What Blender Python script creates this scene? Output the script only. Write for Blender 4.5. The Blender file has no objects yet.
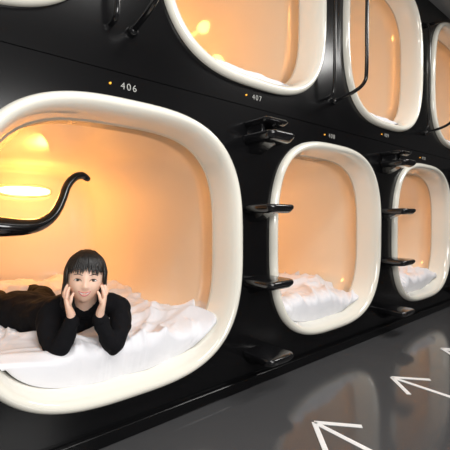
import bpy, bmesh, math, random
from mathutils import Vector, Matrix, noise
from mathutils.bvhtree import BVHTree
random.seed(4)
C=bpy.context.scene.collection
def mat(name,col,rough=.5,coat=0,noise_s=None,namt=.1,bump=0,bscale=50,emit=None,es=0,sss=0,spec=.5,metal=0):
    m=bpy.data.materials.new(name);m.use_nodes=True
    nt=m.node_tree;b=nt.nodes['Principled BSDF']
    b.inputs['Base Color'].default_value=col
    b.inputs['Roughness'].default_value=rough
    b.inputs['Coat Weight'].default_value=coat
    b.inputs['Coat Roughness'].default_value=.05
    b.inputs['Specular IOR Level'].default_value=spec
    b.inputs['Metallic'].default_value=metal
    if sss:
        b.inputs['Subsurface Weight'].default_value=sss
        b.inputs['Subsurface Radius'].default_value=(.01,.004,.002)
    if emit:
        b.inputs['Emission Color'].default_value=emit
        b.inputs['Emission Strength'].default_value=es
    tc=nt.nodes.new('ShaderNodeTexCoord')
    if noise_s:
        n=nt.nodes.new('ShaderNodeTexNoise');n.inputs['Scale'].default_value=noise_s;n.inputs['Detail'].default_value=4
        nt.links.new(tc.outputs['Object'],n.inputs['Vector'])
        r=nt.nodes.new('ShaderNodeValToRGB')
        r.color_ramp.elements[0].position=.3;r.color_ramp.elements[1].position=.7
        r.color_ramp.elements[0].color=tuple([c*(1-namt) for c in col[:3]]+[1])
        r.color_ramp.elements[1].color=tuple([min(1,c*(1+namt)) for c in col[:3]]+[1])
        nt.links.new(n.outputs['Fac'],r.inputs['Fac']);nt.links.new(r.outputs['Color'],b.inputs['Base Color'])
    if bump:
        n=nt.nodes.new('ShaderNodeTexNoise');n.inputs['Scale'].default_value=bscale;n.inputs['Detail'].default_value=3
        nt.links.new(tc.outputs['Object'],n.inputs['Vector'])
        bp=nt.nodes.new('ShaderNodeBump');bp.inputs['Strength'].default_value=bump;bp.inputs['Distance'].default_value=.01
        nt.links.new(n.outputs['Fac'],bp.inputs['Height']);nt.links.new(bp.outputs['Normal'],b.inputs['Normal'])
    return m
M_face=mat('facade_black',(.0045,.0045,.005,1),.2,noise_s=2,namt=.15,spec=.32)
M_floor=mat('floor_resin',(.072,.072,.075,1),.10,noise_s=260,namt=.3,spec=.6)
M_wall=mat('wall_dark_paint',(.08,.08,.082,1),.6,noise_s=3,namt=.08)
M_ceil=mat('ceiling_grey',(.3,.3,.3,1),.7,noise_s=3,namt=.05)
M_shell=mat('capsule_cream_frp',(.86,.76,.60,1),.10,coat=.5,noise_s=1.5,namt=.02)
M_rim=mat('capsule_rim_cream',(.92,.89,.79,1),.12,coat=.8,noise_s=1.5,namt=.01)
M_gap=mat('shade_groove',(.6,.5,.38,1),.5)
M_duvet=mat('duvet_cotton',(.84,.84,.88,1),.85,bump=.15,bscale=18,noise_s=4,namt=.02)
M_matt=mat('mattress_cover',(.8,.79,.77,1),.85,bump=.1)
M_lamp=mat('warm_lamp_diffuser',(1,.7,.35,1),.4,emit=(1,.52,.12,1),es=13)
M_blk=mat('black_gloss_plastic',(.007,.007,.008,1),.16,coat=.4)
M_bar=mat('black_steel_bar',(.008,.008,.009,1),.2,coat=.2)
M_white=mat('floor_marking_white',(.9,.9,.9,1),.5,noise_s=40,namt=.04)
M_sign=mat('sign_grey',(.36,.36,.34,1),.5)
M_amber=mat('amber_led',(1,.5,.05,1),.4,emit=(1,.4,.03,1),es=.8)
M_cloth=mat('black_knit',(.005,.005,.0065,1),.85,bump=.3,bscale=30,spec=.15)
M_skin=mat('skin',(.90,.60,.46,1),.48,sss=.1,noise_s=30,namt=.03)
M_hair=mat('black_hair',(.006,.005,.005,1),.35,bump=.2,bscale=120)
M_lip=mat('lips',(.62,.17,.16,1),.35)
M_eyew=mat('eye_white',(.8,.78,.76,1),.3)
M_eye=mat('eye_dark',(.01,.006,.004,1),.15)
M_teeth=mat('teeth',(.9,.88,.84,1),.3)
M_fix=mat('added_lamp_housing',(.6,.6,.6,1),.5)  # casing colour for the added corridor lamps

def obj(name,bm,mats,parent=None,smooth=True):
    me=bpy.data.meshes.new(name);bm.to_mesh(me);bm.free()
    if not isinstance(mats,(list,tuple)):mats=[mats]
    for m in mats:me.materials.append(m)
    if smooth:
        for p in me.polygons:p.use_smooth=True
    o=bpy.data.objects.new(name,me);C.objects.link(o)
    if parent:o.parent=parent
    return o
def empty(name,loc=(0,0,0)):
    o=bpy.data.objects.new(name,None);o.empty_display_size=.1;o.location=loc;C.objects.link(o);return o
def box(bm,x0,x1,y0,y1,z0,z1,bev=0,seg=3):
    r=bmesh.ops.create_cube(bm,size=1)
    for v in r['verts']:
        v.co=Vector((x0+(v.co.x+.5)*(x1-x0),y0+(v.co.y+.5)*(y1-y0),z0+(v.co.z+.5)*(z1-z0)))
    if bev:
        es={e for v in r['verts'] for e in v.link_edges}
        bmesh.ops.bevel(bm,geom=list(es),offset=bev,segments=seg,affect='EDGES',profile=.5)
def tube(bm,pts,rad,n=16,cap=True,up=(0,0,1),mi=0):
    pts=[Vector(p) for p in pts];rad=[(r,r) if not isinstance(r,(tuple,list)) else r for r in rad]
    dirs=[]
    for i in range(len(pts)):
        a=pts[max(0,i-1)];b=pts[min(len(pts)-1,i+1)];dirs.append((b-a).normalized())
    rings=[]
    P=[];Rr=[];D=[]
    if cap:
        for k in (0,1,2):
            t=math.radians(10+k*28);P.append(pts[0]-dirs[0]*min(rad[0])*math.cos(t));Rr.append((rad[0][0]*math.sin(t),rad[0][1]*math.sin(t)));D.append(dirs[0])
    for p,r,d in zip(pts,rad,dirs):P.append(p);Rr.append(r);D.append(d)
    if cap:
        for k in (2,1,0):
            t=math.radians(10+k*28);P.append(pts[-1]+dirs[-1]*min(rad[-1])*math.cos(t));Rr.append((rad[-1][0]*math.sin(t),rad[-1][1]*math.sin(t)));D.append(dirs[-1])
    upv=Vector(up);side0=None
    for p,r,d in zip(P,Rr,D):
        s=d.cross(upv)
        if s.length<.25:
            s=side0-d*side0.dot(d) if side0 else d.cross(Vector((0,1,.1)))
        s.normalize()
        if side0 and s.dot(side0)<0 and abs(d.dot(upv))>.6:s=-s
        side0=s;u=s.cross(d).normalized()
        rings.append([bm.verts.new(p+s*r[0]*math.cos(2*math.pi*j/n)+u*r[1]*math.sin(2*math.pi*j/n)) for j in range(n)])
    for a,b in zip(rings,rings[1:]):
        for j in range(n):
            f=bm.faces.new((a[j],a[(j+1)%n],b[(j+1)%n],b[j]));f.material_index=mi
    f=bm.faces.new(rings[0][::-1]);f.material_index=mi
    f=bm.faces.new(rings[-1]);f.material_index=mi
def catmull(pts,k=6):
    pts=[Vector(p) for p in pts];out=[]
    for i in range(len(pts)-1):
        p0=pts[max(0,i-1)];p1=pts[i];p2=pts[i+1];p3=pts[min(len(pts)-1,i+2)]
        for j in range(k):
            t=j/k;out.append(.5*((2*p1)+(-p0+p2)*t+(2*p0-5*p1+4*p2-p3)*t*t+(-p0+3*p1-3*p2+p3)*t**3))
    out.append(pts[-1]);return out
def lerpr(rad,k=6):
    rad=[(r,r) if not isinstance(r,(tuple,list)) else r for r in rad];o=[]
    for i in range(len(rad)-1):
        for j in range(k):
            t=j/k;o.append((rad[i][0]*(1-t)+rad[i+1][0]*t,rad[i][1]*(1-t)+rad[i+1][1]*t))
    o.append(rad[-1]);return o
def stube(bm,pts,rad,k=5,**kw):tube(bm,catmull(pts,k),lerpr(rad,k),**kw)

# ---------------- layout
PW=1.52;LC=[.74+PW*i for i in (-1,0,1,2,3)];UC=[.74-.76+PW*i for i in (0,1,2,3)]
LZ=.818;UZ=2.345;RZ=1.58;TOP=3.06;A=.642;B=.65;NEX=2.95
X0,X1=LC[0]-PW/2,LC[-1]+PW/2;YB=-2.7;YR=2.3
def se(t,a,b,n=NEX):
    c,s=math.cos(t),math.sin(t)
    return (math.copysign(abs(c)**(2/n),c)*a,math.copysign(abs(s)**(2/n),s)*b)
bm=bmesh.new()
def cell(cx,cz,z0,z1):
    N=144;hw=PW/2
    ring=[se(2*math.pi*i/N,A-.012,B-.012) for i in range(N)]
    outer=[]
    for x,z in ring:
        k=min(hw/abs(x) if abs(x)>1e-6 else 9e9,((z1-cz) if z>0 else (cz-z0))/abs(z) if abs(z)>1e-6 else 9e9)
        outer.append([x*k,z*k])
    for sx in (-hw,hw):
        for sz in (z0-cz,z1-cz):
            i=min(range(N),key=lambda i:(outer[i][0]-sx)**2+(outer[i][1]-sz)**2);outer[i]=[sx,sz]
    r0=[bm.verts.new((cx+x,0,cz+z)) for x,z in ring];r1=[bm.verts.new((cx+x,0,cz+z)) for x,z in outer]
    r2=[bm.verts.new((cx+x,.03,cz+z)) for x,z in ring]
    for i in range(N):
        j=(i+1)%N
        bm.faces.new((r0[i],r0[j],r1[j],r1[i]));bm.faces.new((r0[j],r0[i],r2[i],r2[j]))
for c in LC:cell(c,LZ,0,RZ-.002)
for c in UC:cell(c,UZ,RZ+.002,TOP)
for a,b in ((X0,UC[0]-PW/2),(UC[-1]+PW/2,X1)):
    vs=[bm.verts.new(p) for p in ((a,0,RZ+.002),(b,0,RZ+.002),(b,0,TOP),(a,0,TOP))];bm.faces.new(vs)
vs=[bm.verts.new(p) for p in ((X0,.006,RZ-.01),(X1,.006,RZ-.01),(X1,.006,RZ+.01),(X0,.006,RZ+.01))];bm.faces.new(vs)
obj('wall_capsule_facade',bm,M_face,smooth=False)
bm=bmesh.new();box(bm,X0,X1,-.03,-.001,0,.06,.006);obj('baseboard_facade',bm,M_face,smooth=False)

def slab(name,x0,x1,y0,y1,z0,z1,m):
    bm=bmesh.new();box(bm,x0,x1,y0,y1,z0,z1);return obj(name,bm,m,smooth=False)
slab('floor',X0-.1,X1+.1,YB-.1,YR+.1,-.1,0,M_floor)
slab('ceiling',X0-.1,X1+.1,YB-.1,YR+.1,TOP,TOP+.1,M_ceil)
slab('wall_left',X0-.1,X0,YB,YR,0,TOP,M_wall)
slab('wall_right',X1,X1+.1,YB,YR,0,TOP,M_wall)
slab('wall_corridor',X0-.1,X1+.1,YB-.1,YB,0,TOP,M_wall)
slab('wall_rear',X0-.1,X1+.1,YR,YR+.1,0,TOP,M_wall)

prof=[(0,.02,0),(-.004,-.008,0),(.0,-.022,0),(.010,-.034,0),(.024,-.039,0),(.038,-.034,0),(.049,-.018,0),(.058,.006,0),(.066,.045,0),(.072,.10,0),(.075,.14,0),
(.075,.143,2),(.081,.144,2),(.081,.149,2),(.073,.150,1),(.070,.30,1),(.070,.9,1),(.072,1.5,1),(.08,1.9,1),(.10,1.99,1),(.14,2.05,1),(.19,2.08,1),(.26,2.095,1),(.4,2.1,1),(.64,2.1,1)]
bm=bmesh.new();N=144;rings=[]
for ins,y,mi in prof:
    rings.append(([bm.verts.new((x,y,z)) for x,z in [se(2*math.pi*i/N,A-ins,B-ins,NEX+min(1,max(0,ins*4))) for i in range(N)]],mi))
for (a,_),(b,mi) in zip(rings,rings[1:]):
    for i in range(N):
        f=bm.faces.new((a[i],a[(i+1)%N],b[(i+1)%N],b[i]));f.material_index=mi
f=bm.faces.new(rings[-1][0]);f.material_index=1
bmesh.ops.recalc_face_normals(bm,faces=bm.faces)
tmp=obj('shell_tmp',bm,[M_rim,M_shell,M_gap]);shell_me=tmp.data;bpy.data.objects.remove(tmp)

AI,BI=A-.071,B-.071
def xw(z,n=NEX+.29):
    return AI*max(.0,1-(min(.995,abs(z)/BI))**n)**(1/n)
def zw(x,n=NEX+.29):
    return BI*max(.0,1-(min(.995,abs(x)/AI))**n)**(1/n)
def duvet_mesh(seed,dip=None,lift=0,amp=1):
    bm=bmesh.new();NX,NY=160,260;g=[]
    off=Vector((seed*7.3,seed*3.1,0))
    for j in range(NY+1):
        v=j/NY;row=[]
        for i in range(NX+1):
            s=-1+2*i/NX
            y=.05+v*1.95
            X=s*.46
            p=Vector((X,y,0))+off
            w=Vector((noise.noise(p*2.2),noise.noise(p*2.2+Vector((5,2,1))),0))*.25
            q=p+w
            r1=1-abs(noise.noise(Vector((q.x*2.6+q.y*1.2,q.y*1.9,0))))*2
            r2=1-abs(noise.noise(Vector((q.x*6-q.y*4,q.y*4+q.x*3,3))))*2
            r3=1-abs(noise.noise(Vector((q.x*12+q.y*7,q.y*9-q.x*6,8))))*2
            big=noise.noise(p*2.0+Vector((9,9,9)))
            h=-.460+lift+amp*(.055*max(0,r1)**2+.032*max(0,r2)**2+.008*max(0,r3)**2+.035*big)
            e=min(1,v*1.95/.09)
            h=h-(.065)*(1-math.sqrt(max(0,1-(1-e)**2)))
            if dip:h-=dip(X,y)
            h=max(h,-.545)
            ww=xw(h)+.004
            row.append(bm.verts.new((s*ww,y-(.02*noise.noise(Vector((X*6,seed,0)))+.012)*max(0,1-v*12),h)))
        g.append(row)
    for j in range(NY):
        for i in range(NX):bm.faces.new((g[j][i],g[j][i+1],g[j+1][i+1],g[j+1][i]))
    low=[bm.verts.new((v.co.x*.985,v.co.y+.03,min(v.co.z-.004,-zw(v.co.x)-.002))) for v in g[0]]
    for i in range(NX):bm.faces.new((low[i],low[i+1],g[0][i+1],g[0][i]))
    me=bpy.data.meshes.new('duvet');bm.to_mesh(me);bm.free();me.materials.append(M_duvet)
    for p in me.polygons:p.use_smooth=True
    return me
def mattress_mesh():
    bm=bmesh.new()
    box(bm,-.24,.24,.14,1.97,-.562,-.535,.012)
    me=bpy.data.meshes.new('mattress');bm.to_mesh(me);bm.free();me.materials.append(M_matt);return me
def lamp_mesh():
    bm=bmesh.new();N=48
    R=[]
    for k,(ins,y) in enumerate(((0,2.085),(0,2.06),(.01,2.05),(.02,2.05),(.022,2.056))):
        R.append([bm.verts.new((x,y,z)) for x,z in [se(2*math.pi*i/N,.22-ins,.06-ins,2.6) for i in range(N)]])
    for k,(a,b) in enumerate(zip(R,R[1:])):
        for i in range(N):
            f=bm.faces.new((a[i],a[(i+1)%N],b[(i+1)%N],b[i]));f.material_index=0
    f=bm.faces.new(R[-1]);f.material_index=1
    me=bpy.data.meshes.new('lamp');bm.to_mesh(me);bm.free();me.materials.append(M_shell);me.materials.append(M_lamp);return me
def console_mesh():
    bm=bmesh.new()
    pts=[(-.56,.50,.13),(-.48,.50,.105),(-.40,.50,.095),(-.31,.50,.095),(-.24,.50,.115),(-.185,.50,.165),(-.15,.50,.235),(-.125,.50,.305),(-.09,.50,.350),(-.05,.50,.365),(-.02,.50,.350)]
    rad=[(.06,.050),(.06,.050),(.06,.046),(.055,.038),(.045,.030),(.040,.024),(.036,.021),(.034,.021),(.034,.021),(.032,.021),(.025,.016)]
    stube(bm,pts,rad,k=5,n=20,up=(0,0,1))
    me=bpy.data.meshes.new('console_arm');bm.to_mesh(me);bm.free();me.materials.append(M_blk)
    for p in me.polygons:p.use_smooth=True
    return me
def bodydip(X,y):
    a=Vector((-.17,.10));b=Vector((-.30,1.25));p=Vector((X,y));t=max(0,min(1,(p-a).dot(b-a)/(b-a).length_squared));d=(p-(a+(b-a)*t)).length
    return .03*math.exp(-(d/.17)**2)
dv=[duvet_mesh(2),duvet_mesh(3)];dv1=duvet_mesh(1,bodydip,.018);dvu=duvet_mesh(5,None,-.065,.4)
mm=mattress_mesh();lm=lamp_mesh();cm=console_mesh()
k=0
for row,(cs,cz) in enumerate(((LC,LZ),(UC,UZ))):
    for c in cs:
        e=empty('sleeping_capsule',(c,0,cz))
        def ch(n,me):
            o=bpy.data.objects.new(n,me);C.objects.link(o);o.parent=e;return o
        main=(row==0 and abs(c-.74)<.01)
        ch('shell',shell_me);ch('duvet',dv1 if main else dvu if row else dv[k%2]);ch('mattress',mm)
        l=ch('lamp_panel',lm);l.location=(0,0,.37)
        if main:ch('console_arm',cm)
        ld=bpy.data.lights.new('capsule_lamp','POINT');ld.energy=7.8;ld.color=(1,.42,.10);ld.shadow_soft_size=.07
        lo=ch('lamp_bulb',ld);lo.location=(0,1.75,.35)
        k+=1

def step_bm(bm,z,grip=False):
    def plate(x0,x1,y0,y1,za,zb,r):
        N=12;pts=[]
        for cx,cy,a0 in ((x1-r,y0+r,-90),(x1-.01,y1-.01,0),(x0+.01,y1-.01,90),(x0+r,y0+r,180)):
            rr=r if cy<y1-.02 else .01
            for i in range(N+1):
                a=math.radians(a0+90*i/N);pts.append((cx+rr*math.cos(a),cy+rr*math.sin(a)))
        sh=[(.93,zb),(.975,zb-.003),(1,zb-.012),(.99,(za+zb)/2),(.9,za+.004),(.84,za)]
        mx,my=(x0+x1)/2,y1
        R=[[bm.verts.new((mx+(x-mx)*s,my+(y-my)*s,zz)) for x,y in pts] for s,zz in sh]
        n=len(pts)
        for a,b in zip(R,R[1:]):
            for i in range(n):bm.faces.new((a[i],b[i],b[(i+1)%n],a[(i+1)%n]))
        bm.faces.new(R[0]);bm.faces.new(R[-1][::-1])
    plate(-.10,.105,-.22,0,z-.048,z,.045)
    v=[(-.06,0,z-.04),(.06,0,z-.04),(.045,-.13,z-.04),(-.045,-.13,z-.04),(-.045,0,z-.095),(.045,0,z-.095),(.035,-.03,z-.088),(-.035,-.03,z-.088)]
    V=[bm.verts.new(p) for p in v]
    for f in ((0,1,2,3),(4,7,6,5),(0,4,5,1),(1,5,6,2),(2,6,7,3),(3,7,4,0)):bm.faces.new([V[i] for i in f])
    if grip:
        plate(-.09,.09,-.18,0,z+.045,z+.075,.03)
        box(bm,-.07,-.045,-.12,-.001,z-.006,z+.05,.004)
        box(bm,.04,.06,-.10,-.001,z-.006,z+.05,.004)
for cx in UC:
    e=empty('capsule_ladder',(cx,0,0))
    for i,z in enumerate((.215,.62,1.03,1.415)):
        bm=bmesh.new();step_bm(bm,z,i==3)
        bmesh.ops.recalc_face_normals(bm,faces=bm.faces)
        o=obj('step_%d'%(i+1) if i<3 else 'hand_grip',bm,M_blk,e)
        o.data.set_sharp_from_angle(angle=math.radians(50))
for cx in LC[1:]:
    e=empty('grab_rail',(cx,0,0))
    bm=bmesh.new()
    stube(bm,[(0,0,1.77),(0,-.05,1.775),(0,-.17,1.80),(0,-.235,1.84),(0,-.25,1.92),(0,-.25,2.2),(0,-.25,2.6),(0,-.235,2.72),(0,-.17,2.77),(0,-.05,2.79),(0,0,2.795)],[.012]*11,k=5,n=12,up=(1,0,0))
    tube(bm,[(0,0,1.77),(0,-.012,1.77)],[.024,.024],n=16,up=(1,0,0));tube(bm,[(0,0,2.795),(0,-.012,2.795)],[.024,.024],n=16,up=(1,0,0))
    obj('outer_bar',bm,M_bar,e)
    bm=bmesh.new()
    stube(bm,[(-.095,0,1.77),(-.095,-.05,1.78),(-.095,-.07,1.83),(-.095,-.075,2.0),(-.095,-.075,2.6),(-.095,-.06,2.74),(-.095,0,2.78)],[.011]*7,k=5,n=12,up=(1,0,0))
    obj('inner_bar',bm,M_bar,e)

def sign(txt,x,z):
    e=empty('capsule_number_sign',(x,0,z))
    cu=bpy.data.curves.new('digits','FONT');cu.body=txt;cu.size=.042;cu.extrude=.0008;cu.align_x='CENTER';cu.align_y='CENTER';cu.space_character=1.3
    cu.materials.append(M_sign)
    o=bpy.data.objects.new('digits',cu);C.objects.link(o);o.parent=e;o.rotation_euler=(math.pi/2,0,0);o.location=(0,-.001,0)
    bm=bmesh.new();bmesh.ops.create_cone(bm,cap_ends=True,segments=20,radius1=.005,radius2=.004,depth=.006,matrix=Matrix.Translation((-.085,-.003,0))@Matrix.Rotation(math.pi/2,4,'X'))
    obj('indicator_led',bm,M_amber,e)
for i,c in enumerate(LC[1:]):
    sign(str(406+2*i),c-.015,1.525)
for i,c in enumerate(UC):
    sign(str(405+2*i),c+.01,1.64)

for x in [1.42+.76*i for i in (-2,-1,0,1,2,3,4,5)]:
    bm=bmesh.new();w=.012;tip=-.485;zt=.0025
    def strip(p,q):
        p=Vector(p);q=Vector(q);d=(q-p).normalized();s=Vector((-d.y,d.x,0))*w
        lo=[bm.verts.new(a) for a in (p+s,p-s,q-s,q+s)];hi=[bm.verts.new(a.co+Vector((0,0,zt))) for a in lo]
        bm.faces.new(hi)
        for i in range(4):bm.faces.new((lo[i],lo[(i+1)%4],hi[(i+1)%4],hi[i]))
    strip((x,tip,.0005),(x,tip-.45,.0005));strip((x,tip+.012,.0008),(x+.14,tip-.150,.0008));strip((x,tip+.012,.0008),(x-.14,tip-.150,.0008))
    bmesh.ops.recalc_face_normals(bm,faces=bm.faces)
    obj('floor_arrow_marking',bm,M_white,smooth=False)

# ---------------- woman
O=Vector((.572,.115,0));RX=Vector((.943,-.332,0));RY=Vector((.332,.943,0))
DZ=-.012
wo=empty('young_woman',O+Vector((0,0,DZ)));wo.rotation_euler=(0,0,math.atan2(-.332,.943))
def w2l(x,y,z):
    d=Vector((x-.165,y-.07,0))-O;return (d.dot(RX),d.dot(RY),z)
bm=bmesh.new()
stube(bm,[w2l(.58,.86,.455),w2l(.59,.76,.47),w2l(.65,.60,.47),w2l(.71,.46,.49),(0.0,.19,.525),(0,.13,.555)],
      [(.13,.095),(.155,.11),(.125,.095),(.14,.10),(.145,.095),(.09,.06)],n=24)
for s in (-1,1):
    stube(bm,[(s*.07,.15,.555),(s*.14,.13,.540),(s*.152,.06,.475),(s*.115,-.03,.405),(s*.085,-.045,.455),(s*.055,-.045,.535)],
          [.056,.058,.050,.041,.037,.031],n=18)
hl=[[(.53,.84,.445),(.56,1.05,.435),(.575,1.24,.425),(.60,1.45,.42),(.61,1.64,.415)],[(.67,.82,.45),(.76,1.00,.46),(.80,1.17,.46),(.82,1.40,.44),(.83,1.58,.43)]]
for L in hl:stube(bm,[w2l(*p) for p in L],[.088,.078,.058,.054,.038],n=18)
bmesh.ops.recalc_face_normals(bm,faces=bm.faces)
body=obj('clothed_body',bm,M_cloth,wo)
m=body.modifiers.new('r','REMESH');m.mode='VOXEL';m.voxel_size=.009;m.use_smooth_shade=True
m=body.modifiers.new('s','SMOOTH');m.iterations=5;m.factor=.6
tx=bpy.data.textures.new('cloth_folds','CLOUDS');tx.noise_scale=.06;tx.noise_depth=1
m=body.modifiers.new('d','DISPLACE');m.texture=tx;m.strength=.02;m.mid_level=.5
for i,(a,b) in enumerate((((.61,1.66,.41),(.60,1.82,.40)),((.83,1.60,.425),(.85,1.76,.41)))):
    bm=bmesh.new();p=Vector(w2l(*a));q=Vector(w2l(*b));stube(bm,[p,(p+q)/2,q],[(.034,.036),(.042,.03),(.036,.018)],n=16)
    obj('foot_%d'%(i+1),bm,M_cloth,wo)
HC=Vector((0,0,.705))
bm=bmesh.new();stube(bm,[(0,.15,.545),(0,.10,.59),(0,.045,.655)],[.058,.05,.05],n=18);obj('neck',bm,M_skin,wo)
bm=bmesh.new();stube(bm,[(0,.15,.545),(0,.122,.575)],[.068,.060],n=20,cap=False);obj('collar',bm,M_cloth,wo)
G=lambda x,z,cx,cz,sx,sz:math.exp(-((x-cx)/sx)**2-((z-cz)/sz)**2)
bm=bmesh.new();bmesh.ops.create_uvsphere(bm,u_segments=96,v_segments=72,radius=1)
for v in bm.verts:
    sx,sy,sz=v.co
    t=max(0,-sz)
    x=.073*sx*(1-.30*t**1.9);z=.106*sz
    y=.093*sy
    if sy<0:
        y*=.90+.06*t
        fr=(-sy)**.6
        d=0
        d+=.014*G(x,z,0,-.028,.0105,.012)+.007*G(x,z,0,-.010,.008,.02)+.004*(G(x,z,.010,-.031,.006,.006)+G(x,z,-.010,-.031,.006,.006))
        d-=.006*(G(x,z,.031,.002,.017,.012)+G(x,z,-.031,.002,.017,.012))
        d+=.005*(G(x,z,.038,-.034,.018,.018)+G(x,z,-.038,-.034,.018,.018))
        d+=.004*G(x,z,0,-.060,.022,.012)+.005*G(x,z,0,-.090,.02,.014)
        y-=d*fr
    v.co=Vector((x,y,z))
bvh=BVHTree.FromBMesh(bm)
def surf(x,z):
    h=bvh.ray_cast(Vector((x,-.3,z)),Vector((0,1,0)));return h[0].y if h[0] else -.05
heads=empty('head');heads.parent=wo;heads.location=HC;heads.rotation_euler=(math.radians(-2),math.radians(5),0)
obj('face',bm,M_skin,heads)
for s in (-1,1):
    L='l' if s<0 else 'r'
    ex,ez=s*.031,-.001;ey=surf(ex,ez)
    bm=bmesh.new();bmesh.ops.create_uvsphere(bm,u_segments=20,v_segments=14,radius=1,matrix=Matrix.Translation((ex,ey+.0015,ez))@Matrix.Diagonal((.0130,.005,.0042,1)));obj('eye_'+L,bm,M_eyew,heads)
    bm=bmesh.new();bmesh.ops.create_uvsphere(bm,u_segments=16,v_segments=12,radius=1,matrix=Matrix.Translation((ex,ey-.0022,ez))@Matrix.Diagonal((.0066,.0025,.0045,1)));obj('iris_'+L,bm,M_eye,heads)
    bm=bmesh.new()
    P=[(ex+dx,surf(ex+dx,ez+dz)-.003,ez+dz) for dx,dz in ((-.016,-.002),(-.009,.0042),(0,.0058),(.009,.0042),(.016,-.002))]
    stube(bm,P,[.0006,.0017,.0021,.0017,.0006],n=8,k=4);obj('eyelid_'+L,bm,M_eye,heads)
    bm=bmesh.new()
    P=[(ex+dx,surf(ex+dx,.022+dz)-.001,.022+dz) for dx,dz in ((-.017,-.002),(0,.003),(.017,-.002))]
    stube(bm,P,[.0010,.0018,.0010],n=8,k=4);obj('brow_'+L,bm,M_hair,heads)
    bm=bmesh.new();bmesh.ops.create_uvsphere(bm,u_segments=16,v_segments=12,radius=1,matrix=Matrix.Translation((s*.073,.012,-.008))@Matrix.Rotation(s*.35,4,'Z')@Matrix.Diagonal((.006,.017,.03,1)));obj('ear_'+L,bm,M_skin,heads)
xs=[-.025,-.018,-.009,0,.009,.018,.025]
zu=[-.052+(abs(x)/.025)**2*.006 for x in xs];zl=[-.066+(abs(x)/.025)**2*.020 for x in xs]
bm=bmesh.new()
stube(bm,[(x,surf(x,z)-.0010,z) for x,z in zip(xs,zu)],[.0008,.0014,.0020,.0019,.0020,.0014,.0008],n=8,k=3)
stube(bm,[(x,surf(x,z)-.0012,z) for x,z in zip(xs,zl)],[.0008,.0018,.0026,.0030,.0026,.0018,.0008],n=8,k=3);obj('lips',bm,M_lip,heads)
bm=bmesh.new()
a=[bm.verts.new((x,surf(x,z)-.0008,z)) for x,z in zip(xs,zu)];b=[bm.verts.new((x,surf(x,z)-.0008,z)) for x,z in zip(xs,zl)]
for i in range(len(xs)-1):bm.faces.new((b[i],b[i+1],a[i+1],a[i]))
obj('teeth',bm,M_teeth,heads)
ha,hb,hc=.084,.103,.114;ho=Vector((0,.008,.010))
def hp(az,el,k=1):
    return ho+Vector((ha*math.cos(el)*math.sin(az),-hb*math.cos(el)*math.cos(az),hc*math.sin(el)))*k
bm=bmesh.new();bmesh.ops.create_uvsphere(bm,u_segments=64,v_segments=48,radius=1)
for v in bm.verts:
    v.co=Vector((v.co.x*ha,v.co.y*hb,v.co.z*hc))+ho
dl=[f for f in bm.faces if not ((f.calc_center_median().z>.062) or (f.calc_center_median().y>.0+max(0,-f.calc_center_median().z)*.5 and f.calc_center_median().z>-.075))]
bmesh.ops.delete(bm,geom=dl,context='FACES')
h=obj('hair_cap',bm,M_hair,heads);m=h.modifiers.new('s','SOLIDIFY');m.thickness=.012
bm=bmesh.new()
for i in range(46):
    az=math.radians(-66+132*i/45)+random.uniform(-.03,.03)
    e1=math.radians(14+random.uniform(-6,5)-3*abs(az))
    els=[math.radians(80)*(1-t)+e1*t for t in (0,.3,.55,.8,1)]
    P=[hp(az*(.75+.25*t)+random.uniform(-.01,.01),e,1.010) for e,t in zip(els,(0,.3,.55,.8,1))]
    stube(bm,P,[.004,.0045,.005,.004,.0012],n=8,k=4)
for s in (-1,1):
    for i in range(11):
        az=s*math.radians(66+i*8);P=[hp(az,math.radians(e),1.01) for e in (70,40,12,-8)]
        b=P[-1];ln=.06+.012*i+random.uniform(0,.01)
        P+=[b+Vector((s*.004,.012,-ln*.5)),b+Vector((s*(.006+.001*i),.02,-ln))]
        stube(bm,P,[.004,.006,.007,.007,.006,.0018],n=8,k=4)
for i in range(11):
    a=(i-5)/5
    stube(bm,[(a*.06,.095,-.02),(a*.070,.105,-.06),(a*.086,.098,-.11),(a*.098,.10,-.165)],[.012,.013,.011,.004],n=8,k=4)
obj('hair_locks',bm,M_hair,heads)
def cheek(f):return .071*math.sqrt(max(.05,1-(f/.095)**2))
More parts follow.
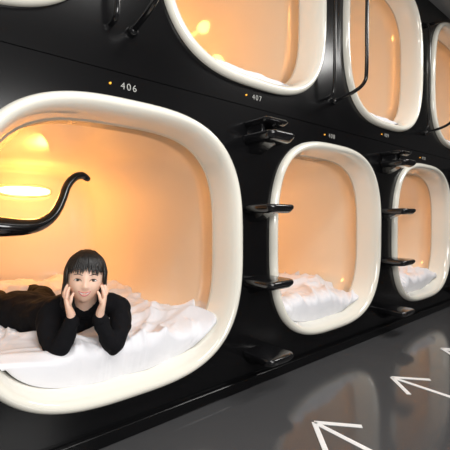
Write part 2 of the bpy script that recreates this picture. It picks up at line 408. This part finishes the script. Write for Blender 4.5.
for s in (-1,1):
    bm=bmesh.new()
    dz=-.020
    stube(bm,[(s*.054,-.045,.545+dz),(s*.058,-.050,.580+dz),(s*.068,-.050,.615+dz),(s*.076,-.044,.645+dz)],[(.020,.018),(.024,.018),(.034,.0135),(.034,.0105)],n=18,up=(1,0,0))
    data=[(-.077,.036,.0068,0),(-.057,.048,.0076,1),(-.037,.054,.0080,2),(-.016,.048,.0078,3)]
    for fy,L,r,q in data:
        cx=lambda y,e=.0:s*(cheek(y)+r+.003+e)
        z0=.638+dz-(.008 if q==0 else 0)
        P=[(s*(.076-(.014 if q==0 else 0)),fy*.92,z0),(cx(fy,.006),fy,z0+L*.45),(cx(fy,.003),fy+.003,z0+L*.85),(cx(fy,-.003),fy+.010,z0+L*1.2)]
        stube(bm,P,[r*1.08,r,r*.95,r*.75],n=12,up=(1,0,0))
    stube(bm,[(s*.062,-.028,.575),(s*.068,-.008,.597),(s*.070,.010,.62),(s*.070,.02,.645)],[.013,.0105,.0095,.008],n=12,up=(1,0,0))
    bmesh.ops.recalc_face_normals(bm,faces=bm.faces)
    o=obj('hand_%s'%('l' if s<0 else 'r'),bm,M_skin,wo)
    m=o.modifiers.new('r','REMESH');m.mode='VOXEL';m.voxel_size=.0016;m.use_smooth_shade=True
    m=o.modifiers.new('s','SMOOTH');m.iterations=2;m.factor=.5
    bm=bmesh.new();stube(bm,[(s*.0565,-.045,.520),(s*.0545,-.046,.537),(s*.0545,-.047,.546)],[.032,.029,.026],n=18,up=(1,0,0),cap=False);obj('cuff_%s'%('l' if s<0 else 'r'),bm,M_cloth,wo)

# ---------------- lights
def area(name,loc,rot,sx,sy,e,col=(1,1,1)):
    root=empty(name,loc)
    d=bpy.data.lights.new('lamp','AREA');d.shape='RECTANGLE';d.size=sx;d.size_y=sy;d.energy=e;d.color=col
    o=bpy.data.objects.new('lamp',d);C.objects.link(o);o.parent=root;o.rotation_euler=rot
    bm=bmesh.new();box(bm,-sx/2-.02,sx/2+.02,-sy/2-.02,sy/2+.02,.004,.03,.004);h=obj('added_housing',bm,M_fix,root,smooth=False);h.rotation_euler=rot  # invented casing behind each added lamp, out of view
    return root
area('added_ceiling_key',(.6,-1.5,3.02),(0,0,0),1.6,.5,34,(1,.98,.95))  # added unseen key light, stands in for flash bounced off the ceiling
area('added_ceiling_key',(3.6,-1.5,3.02),(0,0,0),1.6,.5,58,(1,.98,.95))  # second added key light farther along the corridor, unseen
area('added_front_fill',(.3,-2.64,1.5),(math.radians(90),0,0),1.6,1.0,66,(1,.99,.97))  # added fill behind the camera for soft frontal light, like a flash
w=bpy.data.worlds.new('World');bpy.context.scene.world=w;w.use_nodes=True
w.node_tree.nodes['Background'].inputs[0].default_value=(.5,.5,.5,1);w.node_tree.nodes['Background'].inputs[1].default_value=.2

cam=bpy.data.cameras.new('camera');co=bpy.data.objects.new('camera',cam);C.objects.link(co)
co.location=(0,-1.52,.96);co.rotation_euler=(math.radians(90-1.2),0,-math.radians(90-50.06));cam.lens=371/450*36;cam.sensor_width=36;cam.clip_start=.02
bpy.context.scene.camera=co
bpy.context.scene.view_settings.view_transform='Standard'
